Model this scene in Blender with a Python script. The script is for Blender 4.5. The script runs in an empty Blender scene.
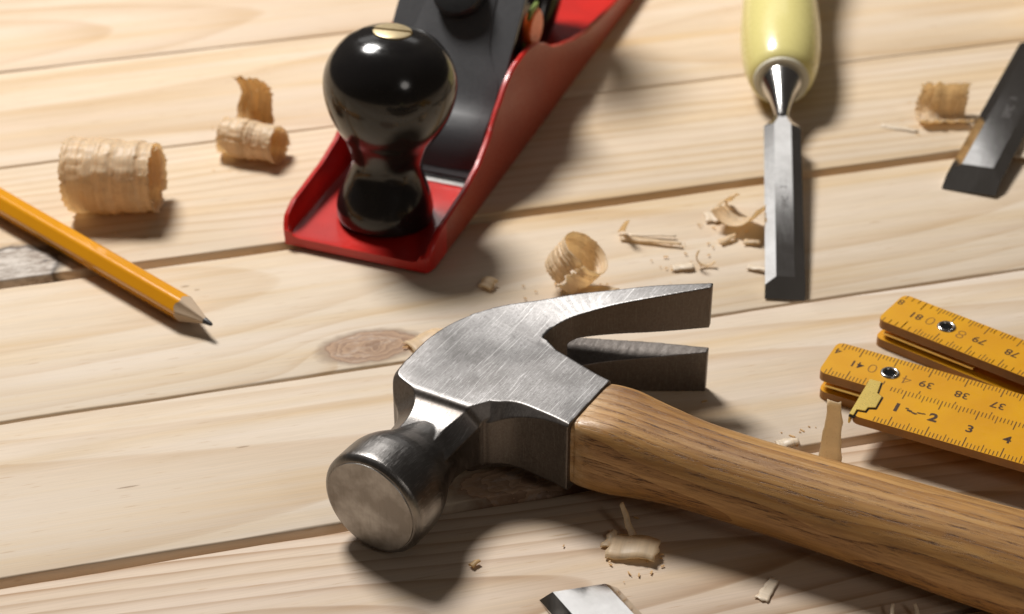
import bpy, bmesh, math, random
from math import radians as R, sin, cos, pi
from mathutils import Vector, Matrix, noise
S = 0.01                                   # all shapes below are written in centimetres
sc = bpy.context.scene
COL = sc.collection

# ------------------------------------------------------------------ camera
cam_d = bpy.data.cameras.new('camera'); cam = bpy.data.objects.new('camera', cam_d); COL.objects.link(cam)
cam.location = (0, 0, 33.5*S); cam.rotation_euler = (R(90-34.5), 0, 0)
cam_d.sensor_width = 36; cam_d.lens = 36*2000/1024
cam_d.clip_start = 0.01; cam_d.clip_end = 50
cam_d.dof.use_dof = True; cam_d.dof.focus_distance = 0.505; cam_d.dof.aperture_fstop = 17
sc.camera = cam

# ------------------------------------------------------------------ world and lamps
w = bpy.data.worlds.new('World'); sc.world = w; w.use_nodes = True
w.node_tree.nodes['Background'].inputs['Color'].default_value = (1.0, 0.86, 0.74, 1)
w.node_tree.nodes['Background'].inputs['Strength'].default_value = 0.05
sc.view_settings.view_transform = 'Standard'; sc.view_settings.look = 'None'
sc.view_settings.exposure = 0.0; sc.view_settings.gamma = 1

def area(name, loc, target, size, power, color=(1, 1, 1), shape='DISK', size_y=None):
    l = bpy.data.lights.new(name, 'AREA'); l.energy = power; l.size = size*S; l.shape = shape
    if size_y: l.size_y = size_y*S
    l.color = color
    o = bpy.data.objects.new(name, l); COL.objects.link(o)
    o.location = Vector(loc)*S
    o.rotation_euler = (Vector(target)-Vector(loc)).to_track_quat('-Z', 'Y').to_euler()
    return o
area('key_softbox', (-37, 104, 98), (0, 48, 0), 33, 19.9, (1.0, 0.97, 0.93))
area('back_softbox', (-11.5, 150, 72), (-2, 48, 0), 97, 0.80, (1.0, 0.98, 0.96), 'RECTANGLE', 24)
area('front_fill', (45, -20, 60), (3, 45, 0), 24, .6, (1.0, 0.93, 0.86))

# ------------------------------------------------------------------ helpers
def link(name, me, parent=None, loc=(0, 0, 0), rz=0, mats=()):
    o = bpy.data.objects.new(name, me); COL.objects.link(o)
    for m in mats: me.materials.append(m)
    o.location = Vector(loc)*S; o.rotation_euler = (0, 0, rz)
    if parent: o.parent = parent
    return o

def build(name, bm, mat, parent=None, loc=(0, 0, 0), rz=0, angle=35, bevel=0, seg=2, solid=0, sub=0):
    """bm in cm -> mesh object in metres; edges sharper than angle stay sharp"""
    bmesh.ops.scale(bm, vec=(S, S, S), verts=bm.verts)
    bmesh.ops.recalc_face_normals(bm, faces=bm.faces)
    for f in bm.faces: f.smooth = True
    if not bevel:
        for e in bm.edges:
            if len(e.link_faces) == 2 and e.calc_face_angle(0) > R(angle): e.smooth = False
    me = bpy.data.meshes.new(name); bm.to_mesh(me); bm.free()
    mats = mat if isinstance(mat, (list, tuple)) else [mat]
    o = link(name, me, parent, loc, rz, mats)
    if solid:
        m = o.modifiers.new('solid', 'SOLIDIFY'); m.thickness = solid*S; m.offset = 0
    if bevel:
        m = o.modifiers.new('bevel', 'BEVEL'); m.width = bevel*S; m.segments = seg; m.limit_method = 'ANGLE'
        m.angle_limit = R(angle); m.harden_normals = True
    if sub:
        m = o.modifiers.new('sub', 'SUBSURF'); m.levels = sub; m.render_levels = sub
    return o

def thing(name, label, cat, loc=(0, 0, 0), rz=0, group=None):
    o = bpy.data.objects.new(name, None); COL.objects.link(o); o.empty_display_size = 0.01
    o.location = Vector(loc)*S; o.rotation_euler = (0, 0, rz)
    o['label'] = label; o['category'] = cat
    if group: o['group'] = group
    return o
def tag(o, label, cat, group=None):
    o['label'] = label; o['category'] = cat
    if group: o['group'] = group
    return o

def loft(bm, secs, cap=True, closed=True, mi=0):
    rows = [[bm.verts.new(p) for p in s] for s in secs]
    n = len(rows[0])
    for a, b in zip(rows, rows[1:]):
        for i in range(n if closed else n-1):
            j = (i+1) % n
            f = bm.faces.new((a[i], a[j], b[j], b[i])); f.material_index = mi
    if cap and closed:
        bm.faces.new(rows[0][::-1]).material_index = mi; bm.faces.new(rows[-1]).material_index = mi
    return rows
def prism(bm, poly, z0, z1, mi=0):
    return loft(bm, [[(x, y, z0) for x, y in poly], [(x, y, z1) for x, y in poly]], mi=mi)
def box(bm, x0, x1, y0, y1, z0, z1, mi=0):
    prism(bm, [(x0, y0), (x1, y0), (x1, y1), (x0, y1)], z0, z1, mi)
def lathe(bm, prof, n=48, M=Matrix(), mi=0):
    """profile (r, z) turned about z"""
    rows = []
    for r, z in prof:
        if r < 1e-4: rows.append([bm.verts.new(M @ Vector((0, 0, z)))])
        else: rows.append([bm.verts.new(M @ Vector((r*cos(2*pi*i/n), r*sin(2*pi*i/n), z))) for i in range(n)])
    for a, b in zip(rows, rows[1:]):
        for i in range(n):
            j = (i+1) % n
            if len(a) == 1 and len(b) == 1: continue
            if len(a) == 1: f = bm.faces.new((a[0], b[j], b[i]))
            elif len(b) == 1: f = bm.faces.new((a[i], a[j], b[0]))
            else: f = bm.faces.new((a[i], a[j], b[j], b[i]))
            f.material_index = mi
    if len(rows[0]) > 1: bm.faces.new(rows[0][::-1]).material_index = mi
    if len(rows[-1]) > 1: bm.faces.new(rows[-1]).material_index = mi
def catmull(pts, n=8):
    out = []
    P = [Vector(p) for p in pts]; P = [2*P[0]-P[1]]+P+[2*P[-1]-P[-2]]
    for i in range(1, len(P)-2):
        for k in range(n):
            t = k/n; a, b, c, d = P[i-1:i+3]
            out.append(0.5*((2*b)+(c-a)*t+(2*a-5*b+4*c-d)*t*t+(3*b-a-3*c+d)*t**3))
    out.append(P[-2]); return out
def add_text(bm, s, size, M, mi=1, bold=0.0):
    cu = bpy.data.curves.new('t', 'FONT'); cu.body = s; cu.size = size; cu.align_x = 'CENTER'; cu.align_y = 'CENTER'
    cu.offset = bold; cu.resolution_u = 3
    o = bpy.data.objects.new('t', cu); COL.objects.link(o)
    dg = bpy.context.evaluated_depsgraph_get(); me = o.evaluated_get(dg).to_mesh()
    vs = [bm.verts.new(M @ v.co) for v in me.vertices]
    for p in me.polygons:
        try: bm.faces.new([vs[i] for i in p.vertices]).material_index = mi
        except ValueError: pass
    o.evaluated_get(dg).to_mesh_clear()
    bpy.data.objects.remove(o); bpy.data.curves.remove(cu)

# ------------------------------------------------------------------ materials
class NT:
    def __init__(s, name):
        s.m = bpy.data.materials.new(name); s.m.use_nodes = True; s.t = s.m.node_tree; s.n = s.t.nodes
        s.b = s.n['Principled BSDF']; s.out = s.n['Material Output']
    def new(s, ty, **k):
        x = s.n.new(ty)
        for a, v in k.items(): setattr(x, a, v)
        return x
    def set(s, sock, v):
        if isinstance(v, bpy.types.NodeSocket): s.t.links.new(v, sock)
        elif isinstance(v, (tuple, list)) and len(v) == 3 and sock.type == 'RGBA': sock.default_value = (*v, 1)
        else: sock.default_value = v
    def math(s, op, a, b=0.0, c=None, clamp=False):
        x = s.new('ShaderNodeMath', operation=op); x.use_clamp = clamp
        s.set(x.inputs[0], a); s.set(x.inputs[1], b)
        if c is not None: s.set(x.inputs[2], c)
        return x.outputs[0]
    def obj(s, scale=(1, 1, 1), rot=(0, 0, 0), loc=(0, 0, 0)):
        if not hasattr(s, 'tc'): s.tc = s.new('ShaderNodeTexCoord')
        m = s.new('ShaderNodeMapping'); s.t.links.new(s.tc.outputs['Object'], m.inputs['Vector'])
        m.inputs['Scale'].default_value = tuple(100*v for v in scale); m.inputs['Rotation'].default_value = rot
        m.inputs['Location'].default_value = loc
        return m.outputs[0]
    def noise(s, vec, scale=1, detail=3, rough=.5, dist=0, w=None):
        x = s.new('ShaderNodeTexNoise'); s.set(x.inputs['Vector'], vec)
        x.inputs['Scale'].default_value = scale; x.inputs['Detail'].default_value = detail
        x.inputs['Roughness'].default_value = rough; x.inputs['Distortion'].default_value = dist
        return x.outputs['Fac']
    def ramp(s, f, stops, interp='LINEAR'):
        x = s.new('ShaderNodeValToRGB'); s.set(x.inputs[0], f); e = x.color_ramp.elements; x.color_ramp.interpolation = interp
        while len(e) < len(stops): e.new(.5)
        for q, (p, c) in zip(e, stops): q.position = p; q.color = (*c, 1) if len(c) == 3 else c
        return x.outputs[0]
    def rampf(s, f, stops): return s.ramp(f, [(p, (v, v, v)) for p, v in stops])
    def mix(s, f, a, b, mode='MIX'):
        x = s.new('ShaderNodeMix', data_type='RGBA', blend_type=mode); s.set(x.inputs[0], f); s.set(x.inputs[6], a); s.set(x.inputs[7], b)
        return x.outputs[2]
    def bump(s, h, strength=.3, dist=.01, normal=None):
        x = s.new('ShaderNodeBump'); s.set(x.inputs['Height'], h); x.inputs['Strength'].default_value = strength
        x.inputs['Distance'].default_value = dist*S
        if normal: s.set(x.inputs['Normal'], normal)
        s.t.links.new(x.outputs[0], s.b.inputs['Normal']); return x.outputs[0]
    def fin(s, col=None, rough=None, metal=None, **k):
        if col is not None: s.set(s.b.inputs['Base Color'], col)
        if rough is not None: s.set(s.b.inputs['Roughness'], rough)
        if metal is not None: s.set(s.b.inputs['Metallic'], metal)
        for a, v in k.items(): s.set(s.b.inputs[a.replace('_', ' ')], v)
        return s.m

def pine(name, seed, y0, depth, slope, freq, contrast, light=(.74, .585, .425), late=(.56, .385, .225), knots=(), warp=.5):
    """sawn board: growth rings of a log whose pith runs under the board, so the rings show as lines and long arches"""
    t = NT(name)
    p = t.obj(); sx = t.new('ShaderNodeSeparateXYZ'); t.set(sx.inputs[0], p); X, Y, Z = sx.outputs
    n1 = t.math('SUBTRACT', t.noise(t.obj((.045, .22, .2), loc=(seed, 3*seed, 0)), 1, 3, .5), .5)
    n2 = t.math('SUBTRACT', t.noise(t.obj((.03, .03, .1), loc=(5*seed, seed, 2)), 1, 1, .5), .5)
    dy = t.math('ADD', t.math('SUBTRACT', Y, y0), t.math('MULTIPLY', n1, warp*2))
    dz = t.math('ADD', t.math('ADD', t.math('MULTIPLY', X, slope), depth), t.math('SUBTRACT', t.math('MULTIPLY', n2, 4*warp), Z))
    r = t.math('SQRT', t.math('ADD', t.math('MULTIPLY', dy, dy), t.math('MULTIPLY', dz, dz)))
    masks = []
    for (kx, ky, a, b, kind) in knots:
        kd = t.math('ADD', t.math('POWER', t.math('ABSOLUTE', t.math('DIVIDE', t.math('SUBTRACT', X, kx), a)), 2.0),
                    t.math('POWER', t.math('ABSOLUTE', t.math('DIVIDE', t.math('SUBTRACT', Y, ky), b)), 2.0))
        kn = t.math('ADD', kd, t.math('MULTIPLY', t.math('SUBTRACT', t.noise(p, 2.2, 3), .5), .9))
        if kind == 'nick':
            masks.append((kd, kind)); continue
        g = t.math('EXPONENT', t.math('MULTIPLY', kd, -.45))
        r = t.math('ADD', r, t.math('MULTIPLY', g, .9))
        masks.append((kn, kind))
    f = t.math('FRACT', t.math('MULTIPLY', r, freq))
    # slow rise into latewood, quick fall
    lw = t.math('MULTIPLY', t.math('POWER', f, 3.2), t.math('SUBTRACT', 1.0, t.math('POWER', f, 22.0)))
    amp = t.noise(t.obj((.02, .8, .5), loc=(seed*2, 0, 0)), 1, 3, .6)
    lwa = t.math('MULTIPLY', lw, t.rampf(amp, [(.3, .25*contrast), (.7, 1.0*contrast)]), clamp=True)
    col = t.mix(lwa, light, late)
    blotch = t.noise(t.obj((.07, .35, .3), loc=(seed*7, 0, 0)), 1, 3, .55)
    col = t.mix(1, col, t.ramp(blotch, [(.3, (.93, .90, .85)), (.5, (1, 1, 1)), (.72, (1.03, 1.02, 1.0))]), 'MULTIPLY')
    hue = t.noise(t.obj((.03, .9, .5), loc=(seed*4, 3, 0)), 1, 3, .6)
    col = t.mix(1, col, t.ramp(hue, [(.32, (1.04, 1.06, 1.12)), (.5, (1, 1, 1)), (.68, (.965, .89, .75))]), 'MULTIPLY')
    fib = t.noise(t.obj((.5, 22, 8)), 1, 3, .6)
    col = t.mix(1, col, t.rampf(fib, [(.3, .92), (.62, 1.03)]), 'MULTIPLY')
    fleck = t.noise(t.obj((1.3, 16, 5), loc=(seed, 0, 0)), 1, 1, .4)
    col = t.mix(t.rampf(fleck, [(.68, 0), (.78, .5)]), col, (.42, .27, .15))
    for kn, kind in masks:
        if kind == 'nick':
            col = t.mix(t.rampf(kn, [(.3, .75), (1.0, 0)]), col, (.22, .14, .08)); continue
        kn = t.math('MULTIPLY', kn, .5)
        ring = t.noise(t.obj((1.3, 3, 1.5)), 1, 5, .7)
        if kind == 'dark':
            kc = t.ramp(ring, [(.3, (.03, .022, .018)), (.42, (.30, .25, .21)), (.6, (.56, .51, .46))])
        else:
            rr = t.math('FRACT', t.math('MULTIPLY', t.math('SQRT', t.math('MAXIMUM', kn, 0.0)), 6.0))
            kc = t.mix(rr, (.24, .135, .08), (.44, .28, .175))
            kc = t.mix(t.rampf(ring, [(.5, 0), (.72, .6)]), kc, (.60, .52, .46))
        edge = t.rampf(kn, [(.36, 0), (.46, 1), (.54, .9), (.80, 0)])
        kmask = t.rampf(kn, [(.44, 1), (.53, 0)])
        col = t.mix(t.math('MULTIPLY', edge, .97 if kind == 'dark' else .6), col, (.035, .022, .016) if kind == 'dark' else (.17, .095, .055))
        col = t.mix(t.math('MULTIPLY', kmask, .9), col, kc)
    h = t.math('ADD', t.math('MULTIPLY', fib, .6), t.math('MULTIPLY', lwa, .5))
    t.bump(h, .35, .012)
    rough = t.rampf(fib, [(.3, .50), (.7, .62)])
    return t.fin(col, rough, 0, Specular_IOR_Level=.22)

def m_steel(name, base=.5, rough=.3, scr=(2, 40, 2), bump=.12, rot=0, dirt=.35):
    t = NT(name)
    a = t.noise(t.obj(scr, rot=(0, 0, rot)), 1, 4, .6)
    b = t.noise(t.obj((scr[1]*.6, scr[0], scr[2]), rot=(0, 0, rot+.5)), 1, 3, .6)
    c = t.noise(t.obj((.8, .8, .8)), 1, 4, .6)
    col = t.mix(t.rampf(c, [(.4, dirt), (.65, 0)]), (base, base*.985, base*.965), (base*.45, base*.41, base*.37))
    rg = t.math('ADD', t.rampf(a, [(.3, rough*.8), (.7, rough*1.25)]), t.rampf(c, [(.4, .04), (.7, 0)]))
    t.bump(t.math('ADD', a, t.math('MULTIPLY', b, .6)), bump, .01)
    return t.fin(col, rg, 1.0)

def m_hammer():
    t = NT('hammer steel, ground cheeks and darker forged sides')
    tc = t.obj()
    nrm = t.new('ShaderNodeNewGeometry')
    vt = t.new('ShaderNodeVectorTransform', vector_type='NORMAL', convert_from='WORLD', convert_to='OBJECT')
    t.set(vt.inputs[0], nrm.outputs['Normal']); sp = t.new('ShaderNodeSeparateXYZ'); t.set(sp.inputs[0], vt.outputs[0])
    flat = t.rampf(t.math('ABSOLUTE', sp.outputs[2]), [(.86, 0), (.95, 1)])
    px = t.new('ShaderNodeSeparateXYZ'); t.set(px.inputs[0], tc)
    flat = t.math('MULTIPLY', flat, t.rampf(t.math('ABSOLUTE', t.math('SUBTRACT', px.outputs[2], 1.62)), [(.86, 0), (.94, 1)]))
    pol = t.rampf(t.math('MULTIPLY', px.outputs[0], .2), [(.50, 1), (.58, 0)])        # bell and neck are polished too
    # brushed scratches in crossing directions
    s1 = t.noise(t.obj((2.2, 50, 2), rot=(0, 0, .9)), 1, 3, .7)
    s2 = t.noise(t.obj((2.4, 66, 2), rot=(0, 0, -.35)), 1, 3, .7)
    s3 = t.noise(t.obj((3.0, 80, 2), rot=(0, 0, 2.0), loc=(4, 1, 0)), 1, 2, .7)
    big = t.noise(tc, .55, 4, .6); fine = t.noise(tc, 14, 4, .7)
    l1 = t.rampf(s1, [(.56, 0), (.66, 1)]); l2 = t.rampf(s2, [(.60, 0), (.70, 1)]); l3 = t.rampf(s3, [(.62, 0), (.72, 1)])
    lines = t.math('MINIMUM', t.math('ADD', t.math('ADD', l1, l2), l3), 1.0)
    cheek = t.mix(t.rampf(big, [(.30, 0), (.70, 1)]), (.145, .138, .134), (.29, .282, .278))
    cheek = t.mix(t.math('MULTIPLY', lines, .6), cheek, (.50, .49, .485))
    cheek = t.mix(t.rampf(fine, [(.52, 0), (.68, .65)]), cheek, (.10, .092, .088))
    forged = t.mix(t.rampf(fine, [(.3, 0), (.8, 1)]), (.14, .122, .110), (.22, .20, .185))
    forged = t.mix(t.math('MULTIPLY', l1, .25), forged, (.4, .38, .36))
    bell = t.mix(t.rampf(big, [(.4, 0), (.6, 1)]), (.19, .18, .172), (.33, .32, .31))
    bell = t.mix(t.math('MULTIPLY', lines, .2), bell, (.6, .59, .58))
    d1 = t.noise(t.obj((.5, 30, 2), rot=(0, 0, .55), loc=(2, 9, 0)), 1, 1, .3); d2 = t.noise(t.obj((.45, 34, 2), rot=(0, 0, -1.0), loc=(6, 1, 0)), 1, 1, .3)
    deep = t.math('MAXIMUM', t.rampf(d1, [(.70, 0), (.74, 1)]), t.rampf(d2, [(.71, 0), (.75, 1)]))
    cheek = t.mix(t.math('MULTIPLY', deep, .5), cheek, (.56, .55, .54))
    soil = t.noise(t.obj((.35, .35, .35), loc=(1.5, 4, 0)), 1, 3, .55)
    cheek = t.mix(1, cheek, t.rampf(soil, [(.36, .60), (.58, 1.08)]), 'MULTIPLY')
    col = t.mix(flat, forged, cheek); col = t.mix(pol, col, bell)
    r0 = t.mix(flat, (.46,)*3, (.40,)*3); r0 = t.mix(pol, r0, (.31,)*3)
    rg = t.math('ADD', r0, t.math('MULTIPLY', t.math('SUBTRACT', fine, .4), .12))
    rg = t.math('ADD', rg, t.math('MULTIPLY', lines, .06))
    h = t.math('ADD', t.math('MULTIPLY', lines, .5), t.math('MULTIPLY', fine, .8))
    t.bump(h, .28, .008)
    return t.fin(col, rg, 1.0)

def m_hickory():
    t = NT('varnished hickory')
    warpn = t.noise(t.obj((.12, .5, .5)), 1, 2, .5)
    p = t.obj(); sx = t.new('ShaderNodeSeparateXYZ'); t.set(sx.inputs[0], p); X, Y, Z = sx.outputs
    yy = t.math('ADD', t.math('ADD', t.math('MULTIPLY', Y, 1.0), t.math('MULTIPLY', Z, .55)), t.math('ADD', t.math('MULTIPLY', warpn, 1.1), t.math('MULTIPLY', X, .03)))
    f = t.math('FRACT', t.math('MULTIPLY', yy, 3.3))
    lw = t.math('POWER', f, 1.7)
    pores = t.noise(t.obj((1.4, 24, 24)), 1, 4, .7)
    fib = t.noise(t.obj((.25, 7, 7), loc=(3, 0, 0)), 1, 3, .6)
    col = t.mix(lw, (.51, .285, .100), (.33, .16, .050))
    col = t.mix(t.rampf(fib, [(.4, 0), (.65, .55)]), col, (.24, .11, .035))
    col = t.mix(t.rampf(fib, [(.28, .45), (.42, 0)]), col, (.50, .31, .14))
    dk = t.math('MULTIPLY', t.rampf(pores, [(.53, 0), (.62, 1)]), t.rampf(lw, [(.2, .25), (.8, 1)]))
    col = t.mix(t.math('MULTIPLY', dk, .9), col, (.06, .024, .010))
    cut = t.rampf(t.math('MULTIPLY', t.math('ADD', X, t.math('MULTIPLY', t.noise(p, 3, 3), .9)), .25), [(.26, 1), (.42, 0)])  # raw cut shoulder by the socket
    raw = t.noise(t.obj((1.2, 9, 5)), 1, 4, .7)
    col = t.mix(t.math('MULTIPLY', cut, t.rampf(raw, [(.4, .2), (.6, .85)])), col, (.62, .43, .24))
    stain = t.noise(t.obj((.16, .7, .7), loc=(7, 2, 0)), 1, 4, .6)
    col = t.mix(1, col, t.ramp(stain, [(.32, (.62, .55, .48)), (.5, (1, 1, 1)), (.7, (1.15, 1.12, 1.05))]), 'MULTIPLY')
    h = t.math('SUBTRACT', t.math('MULTIPLY', raw, t.math('MULTIPLY', cut, 1.4)), t.math('MULTIPLY', dk, .8))
    t.bump(h, .5, .02)
    return t.fin(col, t.rampf(pores, [(.3, .30), (.7, .48)]), 0, Specular_IOR_Level=.5)

def m_paint(name, col, rough, col2=None, coat=0, bump=.0, sc_=6, spec=.5):
    t = NT(name)
    n = t.noise(t.obj(), sc_, 4, .6)
    n2 = t.noise(t.obj(), .7, 3, .5)
    c2 = col2 or tuple(v*.75 for v in col)
    c = t.mix(t.rampf(n2, [(.35, .0), (.7, .6)]), col, c2)
    c = t.mix(t.rampf(n, [(.66, 0), (.76, .35)]), c, c2)
    if bump: t.bump(n, bump, .01)
    return t.fin(c, t.rampf(n, [(.3, rough*.85), (.7, rough*1.2)]), 0, Coat_Weight=coat, Coat_Roughness=.05, Specular_IOR_Level=spec)

def m_shaving(name, col=(.95, .82, .61), trans=.55):
    t = NT(name)
    band = t.noise(t.obj((7, .5, .5)), 1, 3, .6); fib = t.noise(t.obj((3, 20, 20)), 1, 2, .6)
    c = t.mix(t.rampf(band, [(.4, 0), (.6, 1)]), tuple(v*.86 for v in col), col)
    c = t.mix(t.rampf(fib, [(.6, 0), (.75, .4)]), c, (.45, .27, .12))
    t.bump(t.math('ADD', band, fib), .25, .01)
    t.fin(c, .42, 0)
    tr = t.new('ShaderNodeBsdfTranslucent'); t.set(tr.inputs[0], t.mix(.5, c, (.94, .73, .42)))
    mx = t.new('ShaderNodeMixShader'); mx.inputs[0].default_value = trans
    t.t.links.new(t.b.outputs[0], mx.inputs[1]); t.t.links.new(tr.outputs[0], mx.inputs[2])
    t.t.links.new(mx.outputs[0], t.out.inputs['Surface'])
    return t.m

M_hammer = m_hammer(); M_hick = m_hickory()
M_face = m_steel('worn striking face', .44, .36, (20, 34, 1.2), .35, 0, .8)
M_blade = m_steel('ground chisel steel', .75, .085, (1.2, 26, 2), .035, 0, .25)
M_ferrule = m_steel('turned ferrule', .55, .18, (30, 30, 2), .04, 0, .1)
M_mark = m_paint('stamped dark mark', (.13, .12, .115), .6)
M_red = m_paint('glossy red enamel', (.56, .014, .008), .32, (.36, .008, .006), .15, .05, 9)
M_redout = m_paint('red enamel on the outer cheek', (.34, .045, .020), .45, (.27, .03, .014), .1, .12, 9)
M_blackgloss = m_paint('black lacquered knob', (.010, .009, .009), .16, (.02, .018, .016), .15, .0, 6, .38)
M_grey = m_paint('dark grey painted iron', (.060, .060, .064), .40, (.045, .045, .048), .1, .08, 12)
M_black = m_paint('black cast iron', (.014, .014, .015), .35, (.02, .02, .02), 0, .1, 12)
M_gold = m_paint('lacquered brass clip', (.84, .62, .15), .28, (.60, .40, .07), .3, .15, 8); M_gold.node_tree.nodes['Principled BSDF'].inputs['Metallic'].default_value = .45
M_matt = m_paint('black hole shade', (.006, .006, .006), .9, spec=.1); M_brass = m_steel('brass', .7, .34, (2, 20, 2), .06)
_b = M_brass.node_tree; 
for n_ in _b.nodes:
    if n_.type == 'MIX': n_.inputs[6].default_value = (.92, .70, .24, 1); n_.inputs[7].default_value = (.75, .52, .14, 1)
M_palebrass = m_paint('dull pale brass', (.62, .50, .30), .4, (.5, .38, .2), 0, .1, 9); M_palebrass.node_tree.nodes['Principled BSDF'].inputs['Metallic'].default_value = .6
M_rivet = m_steel('nickel rivet', .6, .2, (2, 20, 2), .05)
M_yellow = m_paint('yellow rule lacquer', (.68, .335, .004), .42, (.58, .25, .004), .05, .05, 7)
M_ink = m_paint('printed ink', (.055, .022, .006), .6)
M_inkthin = m_paint('thin brown ink', (.26, .11, .015), .6)
M_ruleside = m_paint('worn rule edge', (.46, .20, .03), .5, (.18, .09, .03), 0, .2, 9)
M_pencil = m_paint('orange yellow pencil lacquer', (.74, .315, .006), .22, (.68, .28, .006), 1.0, .0, 5)
M_pencilwood = m_paint('sharpened cedar', (.50, .37, .25), .7, (.34, .24, .15), 0, .3, 14)
M_lead = m_paint('graphite', (.035, .035, .038), .35)
M_cream = m_paint('pale yellow plastic', (.72, .64, .25), .28, (.71, .63, .245), .3)
M_creamring = m_paint('white inner ring', (.72, .69, .55), .5)
M_shav = m_shaving('pine shaving'); M_shavp = m_shaving('pale pine shaving', (.86, .74, .58), .22)
M_shavb = m_shaving('brown pine shaving', (.80, .58, .30), .45)
M_orange = m_paint('orange enamel', (.85, .13, .02), .3); M_green = m_paint('green enamel', (.16, .22, .04), .5)

# ------------------------------------------------------------------ tabletop of pine boards
top = bpy.data.objects.new('tabletop', None); COL.objects.link(top); top['kind'] = 'structure'
top['label'] = 'tabletop of pale knotty pine boards with open joints'
ANG = R(14.5); top.rotation_euler = (0, 0, ANG)
XD = Vector((cos(ANG), sin(ANG), 0)); YD = Vector((-sin(ANG), cos(ANG), 0))
seams = [4.6, 11.4, 18.2, 25.1, 31.9, 38.73, 45.32, 52.22, 59.26, 66.1, 72.9, 79.8, 86.6, 93.5, 100.3, 107.2]
gaps = {38.73: .32, 45.32: .17, 52.22: .34, 59.26: .16, 66.1: .05}
specs = {   # keyed by lower seam: seed, y0, depth, slope, freq, contrast, light, late, knots, warp
 31.9: (1.3, 35.0, 2.0, .085, 3.3, 1.3, (.58, .465, .355), (.31, .18, .09), (), .7),
 38.73: (2.1, 41.0, 4.5, .05, 1.7, .85, (.615, .515, .405), (.44, .29, .155), ((11.0, 39.4, 2.4, .75, 'red'), (.40, 41.66, .35, .035, 'nick'), (3.55, 42.58, .22, .03, 'nick')), .8),
 45.32: (3.7, 50.5, 6.5, .03, 2.2, .85, (.625, .52, .40), (.45, .295, .15), ((7.75, 46.35, 1.35, .72, 'red'), (2.98, 50.78, .16, .05, 'nick'), (3.3, 50.5, .1, .04, 'nick')), .7),
 52.22: (5.2, 47.0, 5.0, .02, 2.3, .9, (.64, .52, .385), (.45, .285, .135), ((-2.0, 53.0, 1.35, 1.1, 'dark'),), .8),
 59.26: (6.9, 62.0, 9.0, -.02, 2.0, .9, (.66, .535, .40), (.49, .32, .16), (), .6),
 66.1: (8.4, 68.5, 3.0, .05, 1.7, 1.0, (.645, .51, .375), (.46, .29, .14), (), .8)}
zoff = {31.9: -.03, 38.73: 0, 45.32: -.05, 52.22: .02, 59.26: -.03, 66.1: 0}
rnd = random.Random(4)
M_tongue = pine('board tongue', 9.9, 20, 6, .02, 2.0, .5, (.64, .36, .11), (.50, .25, .07))
for i in range(len(seams)-1):
    a, b = seams[i], seams[i+1]
    g0 = gaps.get(a, .2); g1 = gaps.get(b, .2)
    sp_ = specs.get(a, (i*1.7+.4, (a+b)/2+rnd.uniform(-6, 6), 5, rnd.uniform(-.05, .05), 1.8, .6, (.645, .51, .365), (.45, .30, .17), (), .7))
    mt = pine('pine board', sp_[0], *sp_[1:6], light=sp_[6], late=sp_[7], knots=sp_[8], warp=sp_[9])
    zo = zoff.get(a, 0); bm = bmesh.new(); secs = []
    y0, y1 = a+g0/2, b-g1/2; x = -80.0
    while x <= 110:
        e0 = .045*noise.noise(Vector((x*.25, a, 0)))+.012*noise.noise(Vector((x*2.5, a, 3)))
        e1 = .045*noise.noise(Vector((x*.25, b, 7)))+.012*noise.noise(Vector((x*2.5, b, 3)))
        c = .05+.03*noise.noise(Vector((x*.5, a, 9)))
        secs.append([(x, y0+e0, -2.0+zo), (x, y0+e0, zo-c*1.1), (x, y0+e0+c*.35, zo-c*.35), (x, y0+e0+c*1.2, zo),
                     (x, y1+e1-c*1.2, zo), (x, y1+e1-c*.35, zo-c*.35), (x, y1+e1, zo-c*1.1), (x, y1+e1, -2.0+zo)])
        x += .5 if -25 < x < 45 else 5
    loft(bm, secs)
    build('board', bm, mt, top, angle=50)
    bm = bmesh.new(); box(bm, -80, 110, b-.6, b+.6, -.95, -.42 if b < 50 else -.36)
    build('tongue', bm, M_tongue, top)

# ------------------------------------------------------------------ claw hammer (local x: face to claw, y: away from the handle, z: up)
U = Vector((.529, .8486, 0)); V = Vector((U.y, -U.x, 0))
HL = Vector((-3.324, 38.18, 0)); HRZ = math.atan2(U.y, U.x)
ham = thing('claw_hammer', 'claw hammer lying on its side with scratched steel head and brown wooden handle', 'hammer', HL, HRZ)
def hz(u): return 1.46+.03*u
def smooth_secs(secs, n=4):
    cols = [catmull([s[i] for s in secs], n) for i in range(len(secs[0]))]
    return [[c[k] for c in cols] for k in range(len(cols[0]))]
def hp(u, v, w_): return Vector((u, -v, w_+hz(u)))     # handle runs towards -y in the local frame
bm = bmesh.new()
Mx = Matrix.Translation((-.33, 0, hz(.4))) @ Matrix.Rotation(R(90), 4, 'Y')
lathe(bm, [(0, 0.0), (1.32, 0), (1.40, .06), (1.45, .14), (1.46, .25), (1.46, .75), (1.45, 1.0), (1.41, 1.2), (1.33, 1.42), (1.22, 1.64), (1.10, 1.88), (1.0, 2.15), (.90, 2.6), (0, 2.6)], 72, Mx)
def oct_sec(u0, a, u1, b, h, ca, cb, lo=None):
    """section between the -v point (u0,a) and the +v point (u1,b); half thickness h, chamfers ca and cb"""
    d = Vector((u1-u0, b-a)); L = d.length; d /= L
    P = lambda s, z: hp(u0+d.x*s, a+d.y*s, z)
    ha = ca*.9; hb = cb*.9
    return [P(0, -h+ha), P(ca, -h), P(L-cb, -h), P(L, -h+hb), P(L, h-hb), P(L-cb, h), P(ca, h), P(0, h-ha)]
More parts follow.
